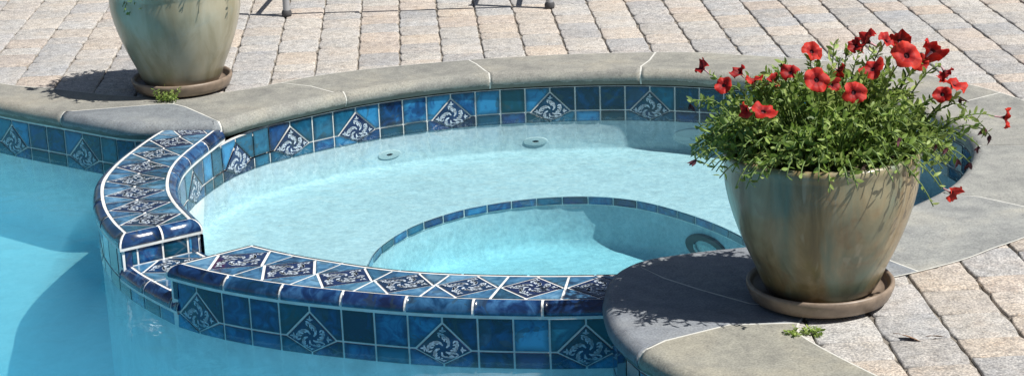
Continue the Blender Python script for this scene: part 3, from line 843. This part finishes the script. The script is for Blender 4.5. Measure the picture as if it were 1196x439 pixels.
c_, n3, u = wallframe(foot+[foot[0]], (.555, 5.235), 1); c_.z = -.357; v = Vector((0, 0, .42)); mb = MB()
disc(mb, c_, u, v, n3, .100, .094, .0, .012, 0); disc(mb, c_, u, v, n3, .094, .058, .012, .010, 0); disc(mb, c_, u, v, n3, .058, .056, .010, .006, 0)
ring = keep(mb.build('underwater_light', [M['ring']]), spa)
mb = MB(); disc(mb, c_, u, v, n3, .056, .03, .006, .011, 0); disc(mb, c_, u, v, n3, .03, .028, .011, .0112, 0, 28, True)
for k in range(14):
    a = PI+PI*k/13; d = u*math.cos(a)*.05+v*math.sin(a)*.05
    p = c_+d+n3*.009; t = u*.0022; h = v*.012
    mb.add([p-t-h, p+t-h, p+t+h, p-t+h, p-t-h+n3*.006, p+t-h+n3*.006, p+t+h+n3*.006, p-t+h+n3*.006], [(4, 5, 6, 7), (0, 1, 5, 4), (1, 2, 6, 5), (2, 3, 7, 6), (3, 0, 4, 7)])
ln_ = mb.build('lens', [M['lens']]); ln_.parent = ring

# ------------------------------------------------------------------ water
def prism(name, P, z0, z1, mat):
    n_ = len(P); mb = MB()
    V, F = fill([tuple(p) for p in P], z1); mb.add(V, F)
    V, F = fill([tuple(p) for p in P], z0, True); mb.add(V, F)
    mb.add([(p.x, p.y, z0) for p in P]+[(p.x, p.y, z1) for p in P], [(i, n_+i, n_+(i+1) % n_, (i+1) % n_) for i in range(n_)])
    o = mb.build(name, [mat]); bm = bmesh.new(); bm.from_mesh(o.data); bmesh.ops.remove_doubles(bm, verts=bm.verts, dist=1e-5)
    bmesh.ops.recalc_face_normals(bm, faces=bm.faces); bm.to_mesh(o.data); bm.free()
    return tag(o, kind='structure')
prism('spa_water', offset(spa_loop, .006, 1, True), -.60, Z_W, M['spa_water'])
prism('pool_water', offset(pool_loop, .006, 1, True), -1.5, Z_W, M['pool_water'])

# ------------------------------------------------------------------ flower pots
def mat_pot():
    m_, n, b = newmat('olive drip glaze'); p = obj_pos(n)
    mp = n.nodes.new('ShaderNodeMapping'); mp.inputs['Scale'].default_value = (1, 1, .16); n.links.new(p, mp.inputs[0])
    f = noise(n, 13, 5, .6, mp.outputs[0], .7)
    col = ramp(n, f, [(.24, (.085, .068, .034)), (.42, (.19, .145, .07)), (.56, (.32, .25, .14)), (.72, (.44, .37, .23))])
    g = noise(n, 6.5, 4, .6, mp.outputs[0], .6)
    col = mix(n, col, (.11, .20, .165), ramp(n, g, [(.50, (0, 0, 0)), (.66, (.75, .75, .75))]))
    s2 = noise(n, 34, 2, .5, mp.outputs[0], .3)
    col = mix(n, col, (.36, .33, .24), ramp(n, s2, [(.63, (0, 0, 0)), (.71, (.55, .55, .55))]))
    k = noise(n, 16, 4, .6, p, .8)
    col = mix(n, col, (.19, .085, .03), ramp(n, k, [(.56, (0, 0, 0)), (.74, (.40, .40, .40))]))
    n.links.new(col, b.inputs['Base Color']); b.inputs['Roughness'].default_value = .38
    b.inputs['Coat Weight'].default_value = .35; b.inputs['Coat Roughness'].default_value = .12
    bump(n, b, math_(n, 'ADD', noise(n, 30, 3, .5, mp.outputs[0]), math_(n, 'MULTIPLY', noise(n, 9, 2, .5, p), .5)), .2, .004); return m_
M['pot'] = mat_pot()
M['saucer'] = mat_flat('brown glazed saucer', (.235, .18, .135), .45, .3, 30, .15)
def lathe(mb, prof, seg_=72, mi=0, wob=0, cap_top=False):
    V = []; n_ = len(prof)
    for r, z in prof:
        for i in range(seg_):
            a = 2*PI*i/seg_; rr = r*(1+wob*math.sin(a*2+z*7)+wob*.6*math.sin(a*3+z*11+1)); V.append((rr*math.cos(a), rr*math.sin(a), z))
    F = []
    for k in range(n_-1):
        for i in range(seg_): F.append((k*seg_+i, k*seg_+(i+1) % seg_, (k+1)*seg_+(i+1) % seg_, (k+1)*seg_+i))
    if cap_top: F.append([(n_-1)*seg_+i for i in range(seg_)])
    mb.add(V, F, mi, (0, 0, 0), True)
HP = .335
pot_ctrl = [(.004, .022), (.108, .022), (.119, .027), (.128, .045), (.142, .08), (.158, .115), (.172, .15), (.184, .185), (.194, .22), (.2005, .25), (.2035, .28), (.2025, .303), (.2035, .312), (.2065, .320), (.2065, .328), (.202, .335), (.194, .334), (.189, .326), (.188, .30), (.186, .27)]
mb = MB(); lathe(mb, pot_ctrl, 80, 0, .004)
pot = tag(mb.build('flower_pot', [M['pot']]), 'large olive brown glazed pot planted with red petunias, on the coping at right', 'flower pot', 'glazed flower pots')
pot.location = (.651, 3.892, .004)
mb = MB(); V = []
lathe(mb, [(.188, .285), (.15, .296), (.1, .303), (.05, .306), (.005, .307)], 40, 0, .01)
sl_ = mb.build('soil', [M['soil']], pot)
mb = MB(); lathe(mb, [(.002, .002), (.138, .002), (.147, .006), (.152, .016), (.155, .024), (.1575, .031), (.1575, .038), (.154, .042), (.149, .040), (.146, .032), (.142, .022), (.12, .0195), (.002, .0195)], 80, 0, .002)
sauc = tag(mb.build('pot_saucer', [M['saucer']]), 'round brown glazed saucer under the petunia pot at the coping corner', 'saucer', 'pot saucers')
sauc.location = (.651, 3.892, .0015); sauc['label'] = 'brown glazed saucer carrying the near pot of red petunias'
pot2 = pot.copy(); C.objects.link(pot2); pot2.location = (-1.027, 5.955, .004); pot2.rotation_euler = (0, 0, 2.3)
m2 = M['pot'].copy(); m2.name = 'grey green drip glaze with painted haze'; m2.node_tree.nodes
pot2.data = pot.data.copy(); pot2.data.materials[0] = m2
for nd in m2.node_tree.nodes:
    if nd.type == 'VALTORGB' and len(nd.color_ramp.elements) == 4:
        for e_, cc in zip(nd.color_ramp.elements, ((.20, .175, .105), (.30, .27, .175), (.40, .36, .26), (.46, .43, .33))): e_.color = (*cc, 1)  # greyer glaze, also paled to put haze into the far pot's colour
for nd in m2.node_tree.nodes:
    if nd.type == 'MIX' and abs(nd.inputs[7].default_value[1]-.085) < .004: nd.inputs[7].default_value = (.27, .21, .12, 1)
    if nd.type == 'MIX' and abs(nd.inputs[7].default_value[1]-.20) < .01: nd.inputs[7].default_value = (.28, .31, .27, 1)
for nd in m2.node_tree.nodes:
    if nd.type == 'VALTORGB' and abs(nd.color_ramp.elements[-1].color[0]-.75) < .01: nd.color_ramp.elements[-1].color = (.30, .30, .30, 1)
pot2['label'] = 'large grey-green glazed pot cut off by the top of the picture, behind the pool corner'
s2_ = sl_.copy(); C.objects.link(s2_); s2_.parent = pot2
sauc2 = sauc.copy(); C.objects.link(sauc2); sauc2.location = (-1.027, 5.955, .0015); sauc2['label'] = 'brown glazed saucer under the far grey-green pot, with a weed growing beside it'

# ------------------------------------------------------------------ plants
def mat_leaf(name, a, b_, c2):
    m_, n, b = newmat(name); t = attr(n); sp = n.nodes.new('ShaderNodeSeparateColor'); n.links.new(t, sp.inputs[0])
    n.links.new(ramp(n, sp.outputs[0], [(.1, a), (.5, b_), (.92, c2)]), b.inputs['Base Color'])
    b.inputs['Roughness'].default_value = .5
    b.inputs['Transmission Weight'].default_value = 0
    tl = n.nodes.new('ShaderNodeBsdfTranslucent'); mx = n.nodes.new('ShaderNodeMixShader'); mx.inputs[0].default_value = .42
    n.links.new(ramp(n, sp.outputs[0], [(.1, tuple(q*1.1 for q in a)), (.9, tuple(q*1.25 for q in c2))]), tl.inputs[0])
    o = [x for x in n.nodes if x.type == 'OUTPUT_MATERIAL'][0]
    n.links.new(b.outputs[0], mx.inputs[1]); n.links.new(tl.outputs[0], mx.inputs[2]); n.links.new(mx.outputs[0], o.inputs[0]); return m_
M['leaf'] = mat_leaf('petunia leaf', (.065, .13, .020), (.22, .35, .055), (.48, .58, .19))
def mat_petal():
    m_, n, b = newmat('red petal'); t = attr(n); sp = n.nodes.new('ShaderNodeSeparateColor'); n.links.new(t, sp.inputs[0])
    col = ramp(n, sp.outputs[0], [(0, (.03, .002, .006)), (.18, (.22, .005, .008)), (.5, (.50, .012, .010)), (1, (.74, .05, .02))])
    n.links.new(col, b.inputs['Base Color']); b.inputs['Roughness'].default_value = .65
    tl = n.nodes.new('ShaderNodeBsdfTranslucent'); mx = n.nodes.new('ShaderNodeMixShader'); mx.inputs[0].default_value = .3
    n.links.new(col, tl.inputs[0]); o = [x for x in n.nodes if x.type == 'OUTPUT_MATERIAL'][0]
    n.links.new(b.outputs[0], mx.inputs[1]); n.links.new(tl.outputs[0], mx.inputs[2]); n.links.new(mx.outputs[0], o.inputs[0]); return m_
M['petal'] = mat_petal()
M['tube'] = mat_flat('pale pink flower tube', (.55, .33, .36), .7, .2, 90, .1)
def frame(d):
    d = d.normalized(); a = Vector((0, 0, 1)) if abs(d.z) < .9 else Vector((1, 0, 0)); u = d.cross(a).normalized(); return d, u, u.cross(d).normalized()
def leaf(mb, p, d, L, W_, roll, t, mi=0, curl=.25):
    d, u, v = frame(d); q = u*math.cos(roll)+v*math.sin(roll); n_ = d.cross(q)
    pts = [(0, .10), (.25, .75), (.5, 1), (.75, .7), (1, 0)]
    V = []; 
    for s_, w_ in pts:
        c_ = p+d*L*s_+n_*(-curl*L*s_*s_); e = q*W_*.5*w_
        if w_ == 0: V.append(c_)
        else: V += [c_-e+n_*W_*.12*w_, c_, c_+e+n_*W_*.12*w_]
    F = []
    for k in range(3):
        b = k*3; F += [(b, b+1, b+4, b+3), (b+1, b+2, b+5, b+4)]
    F += [(9, 10, 12), (10, 11, 12)]
    mb.add(V, F, mi, t, True)
def tube(mb, pts, r0, r1, mi=0, t=(0, 0, 0), sg=5):
    n_ = len(pts); V = []
    for i, p in enumerate(pts):
        d = (pts[min(i+1, n_-1)]-pts[max(i-1, 0)]); d, u, v = frame(d); r = r0+(r1-r0)*i/(n_-1)
        V += [p+(u*math.cos(2*PI*k/sg)+v*math.sin(2*PI*k/sg))*r for k in range(sg)]
    F = []
    for i in range(n_-1):
        for k in range(sg): F.append((i*sg+k, i*sg+(k+1) % sg, (i+1)*sg+(k+1) % sg, (i+1)*sg+k))
    F.append([(n_-1)*sg+k for k in range(sg)])
    mb.add(V, F, mi, t, True)
def flower(name, p, d, R, bright, parent, seed, close=0.0):
    random.seed(seed); d, u, v = frame(Vector(d)); mb = MB(); sg = 30; V = []; F = []
    a0 = random.random()*6; p = Vector(p); f1, f2, f3 = [random.random()*6 for _ in range(3)]; as1, as2 = random.uniform(.08, .28), random.uniform(.06, .2)
    R *= .96; prof = [(.07, -1.0), (.08, -.6), (.12, -.32), (.22, -.14), (.55, .0), (.85, .04), (1.0, -.04)]
    t0 = len(mb.v)
    for k, (r, h) in enumerate(prof):
        for i in range(sg):
            a = 2*PI*i/sg; lob = 1+(.13*abs(math.cos(2.5*a+.4))-.07)*(r**1.5)
            ruf = (.20*math.sin(5*a+seed)+.10*math.sin(11*a+seed*2)+.05*math.sin(17*a+seed))*r**2
            rr = r*lob*(1-close*.45*max(0, r-.2))*(1+as2*.6*math.cos(2*a+f2)*r); hh = h+ruf+close*.55*r+as1*math.cos(a+f1)*r+as2*1.5*math.cos(2*a+f3)*r*r
            V.append(p+(u*math.cos(a+a0)+v*math.sin(a+a0))*R*rr+d*R*hh)
    for k in range(len(prof)-1):
        tv = [0, 0, .02, .42, .72, .95][k]*bright
        for i in range(sg):
            fc = (k*sg+i, k*sg+(i+1) % sg, (k+1)*sg+(i+1) % sg, (k+1)*sg+i)
            vein = .75+.25*abs(math.cos(2.5*(2*PI*i/sg)+.4))
            if k < 2: mb.add([V[q] for q in fc], [(0, 1, 2, 3)], 1, (0, 0, 0), True)
            else: mb.add([V[q] for q in fc], [(0, 1, 2, 3)], 0, (max(.03, tv*vein), 0, 0), True)
    mb2 = mb.build(name, [M['petal'], M['tube']], None)
    bm = bmesh.new(); bm.from_mesh(mb2.data); bmesh.ops.remove_doubles(bm, verts=bm.verts, dist=1e-5); bm.to_mesh(mb2.data); bm.free()
    keep(mb2, parent); return mb2
def plant(root_loc, base, rad, label, seed, stems_n, spread=(.30, .26), hmax=.17, drop=.09, extra=(), flowers=(), wilts=(), petal_name='flower', lean=0):
    """bushy trailing plant rooted in the pot's soil"""
    random.seed(seed)
    root = tag(empty('petunia_plant', root_loc), label, 'petunia plant'); root['group'] = 'potted petunias'
    fol = MB(); st = MB(); base = Vector(base)
    tips = []
    for k in range(stems_n):
        a = random.random()*2*PI; q = random.random()**.42
        out = Vector((math.cos(a)*spread[0]*q, math.sin(a)*spread[1]*q, 0))
        top = hmax*(1-q**3*1.0)+random.uniform(-.03, .045)-drop*max(0, q-.72)/.28*random.random()
        top = max(top, -.004+.04*random.random())
        p0 = base+Vector((math.cos(a)*rad*q*.8, math.sin(a)*rad*q*.8, 0)); p3 = base+out+Vector((0, 0, top))
        tips.append((p0, p3))
    for e in extra: tips.append((base+Vector((e[0]-base.x, e[1]-base.y, 0))*.55, Vector(e)))
    for f in list(flowers): tips.append((base+Vector((f[0][0]-base.x, f[0][1]-base.y, 0))*.5, Vector(f[0])-Vector(f[1]).normalized()*f[2]*.95))
    for f in wilts: tips.append((base+Vector((f[0]-base.x, f[1]-base.y, 0))*.6, Vector(f)))
    for p0, p3 in tips:
        mid = p0.lerp(p3, .55)+Vector((0, 0, .065+.04*random.random())); n_ = 9
        pts = []
        for i in range(n_):
            t = i/(n_-1); pts.append((p0*(1-t)**2+mid*2*t*(1-t)+p3*t*t))
        tube(st, pts, .0022, .0012, 0)
        Ls = (p3-p0).length; k = max(6, int(Ls/.0088)); dark = random.uniform(-.18, .22)
        for i in range(k):
            t = .10+.90*(i+random.random()*.6)/k; t = min(1, t); j = min(n_-2, int(t*(n_-1))); f = t*(n_-1)-j
            p = pts[j].lerp(pts[j+1], f); dr = (pts[j+1]-pts[j]).normalized()
            a = random.random()*2*PI; _, u, v = frame(dr)
            d = (dr*random.uniform(.15, .9)+(u*math.cos(a)+v*math.sin(a))+Vector((0, 0, .28))).normalized()
            L = random.uniform(.013, .026)*(1.1-.3*t)
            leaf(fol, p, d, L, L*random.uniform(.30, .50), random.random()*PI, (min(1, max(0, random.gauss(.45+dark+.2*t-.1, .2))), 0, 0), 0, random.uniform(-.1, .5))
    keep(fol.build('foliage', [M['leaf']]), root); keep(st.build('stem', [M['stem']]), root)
    for i, f in enumerate(flowers): flower('flower', f[0], f[1], f[2], f[3], root, seed+i*3+1, f[4] if len(f) > 4 else 0)
    for i, q in enumerate(wilts):
        random.seed(seed*5+i); mb = MB(); q = Vector(q); d = Vector((random.uniform(-.4, .4), random.uniform(-.3, .3), -1))
        for k in range(5): leaf(mb, q, (d+Vector((random.uniform(-.5, .5), random.uniform(-.5, .5), random.uniform(-.3, .3)))), random.uniform(.012, .022), .008, random.random()*3, (0, 0, 0), 0, .5)
        o = keep(mb.build('wilted_flower', [M['wilt']]), root)
    return root
# flowers: position, facing, radius, brightness, closing
PC = Vector((.651, 3.892, 0))
FLW = [
 ((.644, 3.98, .519), (.25, -.75, .6), .024, .95, .1),
 ((.623, 3.79, .505), (.05, -.9, .35), .027, .85, 0),
 ((.696, 3.77, .481), (.35, -.85, .25), .025, .85, 0),
 ((.748, 3.86, .507), (-.35, -.6, .75), .026, .85, 0),
 ((.809, 3.81, .544), (.1, -.9, .45), .031, 1.0, 0),
 ((.756, 3.97, .539), (-.85, .1, .5), .029, .6, .3),
 ((.828, 3.98, .537), (.1, .7, .7), .026, .6, .1),
 ((.888, 3.92, .527), (.75, .45, .5), .030, .6, 0),
 ((.898, 3.86, .493), (.55, .2, -.75), .022, .5, .4),
 ((.915, 3.85, .470), (.35, -.3, .85), .028, .9, 0),
 ((.880, 3.80, .462), (-.2, -.8, .3), .021, .8, .3),
 ((1.025, 3.85, .393), (.9, -.3, -.1), .025, .9, .3),
 ((.903, 3.78, .257), (.7, -.6, -.3), .024, .85, .4),
 ((.482, 3.80, .446), (-.75, -.5, -.1), .020, 1.0, .5),
 ((.515, 3.78, .448), (.2, -.6, .75), .026, .8, .1),
 ((.511, 3.90, .483), (-.1, -.2, .9), .022, .85, .2),
 ((.482, 3.92, .494), (-.5, -.3, .6), .021, .5, .5),
 ((.406, 3.93, .505), (-.7, -.1, .7), .022, .45, .45),
 ((.550, 3.90, .478), (.7, -.3, .4), .020, .6, .4),
 ((.687, 3.90, .496), (.6, .2, -.3), .020, .55, .5),
 ((.665, 3.85, .478), (.5, -.6, .5), .020, .6, .4),
 ((.585, 3.90, .495), (-.4, -.5, .6), .021, .7, .3),
 ((.445, 3.88, .478), (-.2, -.8, .4), .020, .8, .2),
 ((.79, 3.93, .548), (.3, -.5, .8), .022, .75, .25),
 ((.855, 3.90, .505), (-.3, -.6, .3), .021, .85, .2),
 ((.73, 3.95, .535), (-.5, -.4, .4), .020, .6, .45),
]
EXT = [(.695, 4.0, .531), (.705, 3.99, .50), (.931, 3.8, .361), (.845, 3.74, .348), (.619, 3.68, .447), (.397, 3.85, .455), (.944, 3.85, .42), (.962, 3.85, .39), (.52, 3.66, .40), (.46, 3.74, .37),
       (.42, 3.80, .40), (.42, 3.84, .35), (.45, 3.78, .32), (.60, 3.70, .36), (.55, 3.69, .345), (.82, 3.70, .36), (.88, 3.76, .33), (.87, 3.74, .28), (.85, 3.72, .25), (.90, 3.83, .30), (.40, 3.92, .42), (.39, 3.9, .38),
       (.80, 3.9, .49), (.83, 3.88, .48), (.77, 3.82, .47), (.72, 3.87, .48), (.60, 3.93, .47), (.57, 3.83, .46)]
WLT = [(.379, 3.80, .345), (.372, 3.85, .45), (.894, 3.80, .35), (.577, 3.95, .505), (.985, 3.86, .37), (.97, 3.85, .335), (.945, 3.82, .31), (.93, 3.86, .44), (.72, 3.98, .52), (.86, 3.76, .37), (.915, 3.8, .325), (.78, 3.72, .40), (.995, 3.86, .355)]
plant((.651, 3.892, .31), (.651, 3.892, .305), .16, 'bushy green petunia plant with many open red flowers, in the near pot', 11, 430, (.28, .245), .155, .04, EXT, FLW, WLT)
EXT2 = [(-1.13, 5.78, .34), (-1.16, 5.79, .30), (-1.10, 5.77, .29), (-1.14, 5.78, .275), (-1.08, 5.77, .30), (-.95, 5.78, .31), (-.90, 5.80, .33), (-1.12, 5.77, .31), (-1.155, 5.78, .285)]
FL2 = [((-1.2, 5.9, .50), (-.5, -.6, .6), .026, .9, .1), ((-.95, 5.85, .52), (.3, -.8, .5), .027, .9, 0), ((-.85, 6.0, .48), (.8, -.2, .5), .026, .9, 0)]
plant((-1.027, 5.955, .31), (-1.027, 5.955, .305), .16, 'green petunia plant in the far pot with only a trailing tuft showing over its side', 23, 220, (.25, .25), .15, .02, EXT2, FL2, [])

def weed(root_loc, label, seed, n, sp_, h_):
    random.seed(seed); r = tag(empty('weed', root_loc), label, 'weed'); fol = MB(); st = MB(); b = Vector(root_loc)
    for k in range(n):
        x = random.uniform(-sp_, sp_); y = random.uniform(-.012, .012)-x*.55*(sp_ > .04)
        p0 = b+Vector((x, y, 0)); tip = p0+Vector((random.uniform(-.02, .02), random.uniform(-.02, .01), random.uniform(.3, 1)*h_))
        tube(st, [p0, p0.lerp(tip, .5)+Vector((0, 0, .003)), tip], .0009, .0006)
        for i in range(6):
            p = p0.lerp(tip, .25+.15*i); d = Vector((random.uniform(-1, 1), random.uniform(-1, 1), random.uniform(-.1, .6)))
            L = random.uniform(.007, .014); leaf(fol, p, d, L, L*.45, random.random()*3, (min(1, random.uniform(.35, .95)), 0, 0))
    keep(fol.build('foliage', [M['leaf']]), r); keep(st.build('stem', [M['stem']]), r)
weed((-1.055, 5.79, -.002), 'small weed growing in front of the far pot saucer', 3, 26, .035, .045)
weed((.590, 3.690, -.004), 'low yellow-green weed in the joint in front of the near saucer', 5, 24, .032, .012)

def dry_leaf(loc, rz, L, label):
    random.seed(int(L*1e4)); mb = MB(); leaf(mb, Vector((0, 0, .004)), Vector((1, .1, .05)), L, L*.5, .5, (0, 0, 0), 0, -.25)
    tube(mb, [Vector((0, 0, .004)), Vector((-L*.2, .001, .003)), Vector((-L*.38, .004, .001))], .0008, .0006)
    o = tag(mb.build('dry_leaf', [M['dry']]), label, 'dry leaf', 'dry leaves on the pavers'); o.location = loc; o.rotation_euler = (0, 0, rz)
dry_leaf((.775, 3.655, -.001), -.6, .045, 'curled brown dry leaf lying on a grey paver right of the near pot')
dry_leaf((.835, 3.640, -.001), .1, .028, 'flatter pale brown leaf scrap on the same paver, right of the curled one')

# ------------------------------------------------------------------ garden table beyond the frame; its front feet show at the top edge
tb = tag(empty('garden_table', (-.32, 7.2, 0)), 'grey metal garden furniture whose two front feet stand on the pavers at the top edge', 'garden table')
ft = [(-.802, 6.993), (.163, 6.955), (.20, 7.55), (-.76, 7.58)]
for i, (x, y) in enumerate(ft):
    mb = MB(); lathe(mb, [(.0135, .018), (.0125, .06), (.0125, .40), (.016, .43)], 20); V_ = [v+Vector((x, y, 0)) for v in mb.v]; mb.v = V_
    lg = keep(mb.build('leg', [M['metal']]), tb)
    mb = MB(); lathe(mb, [(.002, -.003), (.017, -.003), (.0185, .003), (.0185, .012), (.0145, .019)], 20); mb.v = [v+Vector((x, y, 0)) for v in mb.v]
    f_ = mb.build('foot', [M['foot']]); f_.parent = lg; f_.matrix_parent_inverse = Matrix.Translation(-Vector(tb.location)) if False else Matrix.Identity(4)
    f_.matrix_parent_inverse = lg.matrix_basis.inverted() @ Matrix.Identity(4)
rl = MB()
for a, b in ((0, 1), (1, 2), (2, 3), (3, 0)):
    p, q = Vector((*ft[a], .17)), Vector((*ft[b], .17)); tube(rl, [p, p.lerp(q, .5), q], .009, .009, 0, (0, 0, 0), 10)
for a, b in ((1, 2), (3, 0)):
    p, q = Vector((*ft[a], .42)), Vector((*ft[b], .42)); tube(rl, [p, p.lerp(q, .5), q], .011, .011, 0, (0, 0, 0), 10)
keep(rl.build('rail', [M['metal']]), tb)
tp = MB()
for k in range(9):
    y = 7.30+.085*k; x0, x1 = -.87, .27
    V_ = [(x0, y, .43), (x1, y, .43), (x1, y+.07, .43), (x0, y+.07, .43), (x0, y, .45), (x1, y, .45), (x1, y+.07, .45), (x0, y+.07, .45)]
    tp.add(V_, [(3, 2, 1, 0), (4, 5, 6, 7), (0, 1, 5, 4), (1, 2, 6, 5), (2, 3, 7, 6), (3, 0, 4, 7)])
keep(tp.build('tabletop', [M['metal']]), tb)
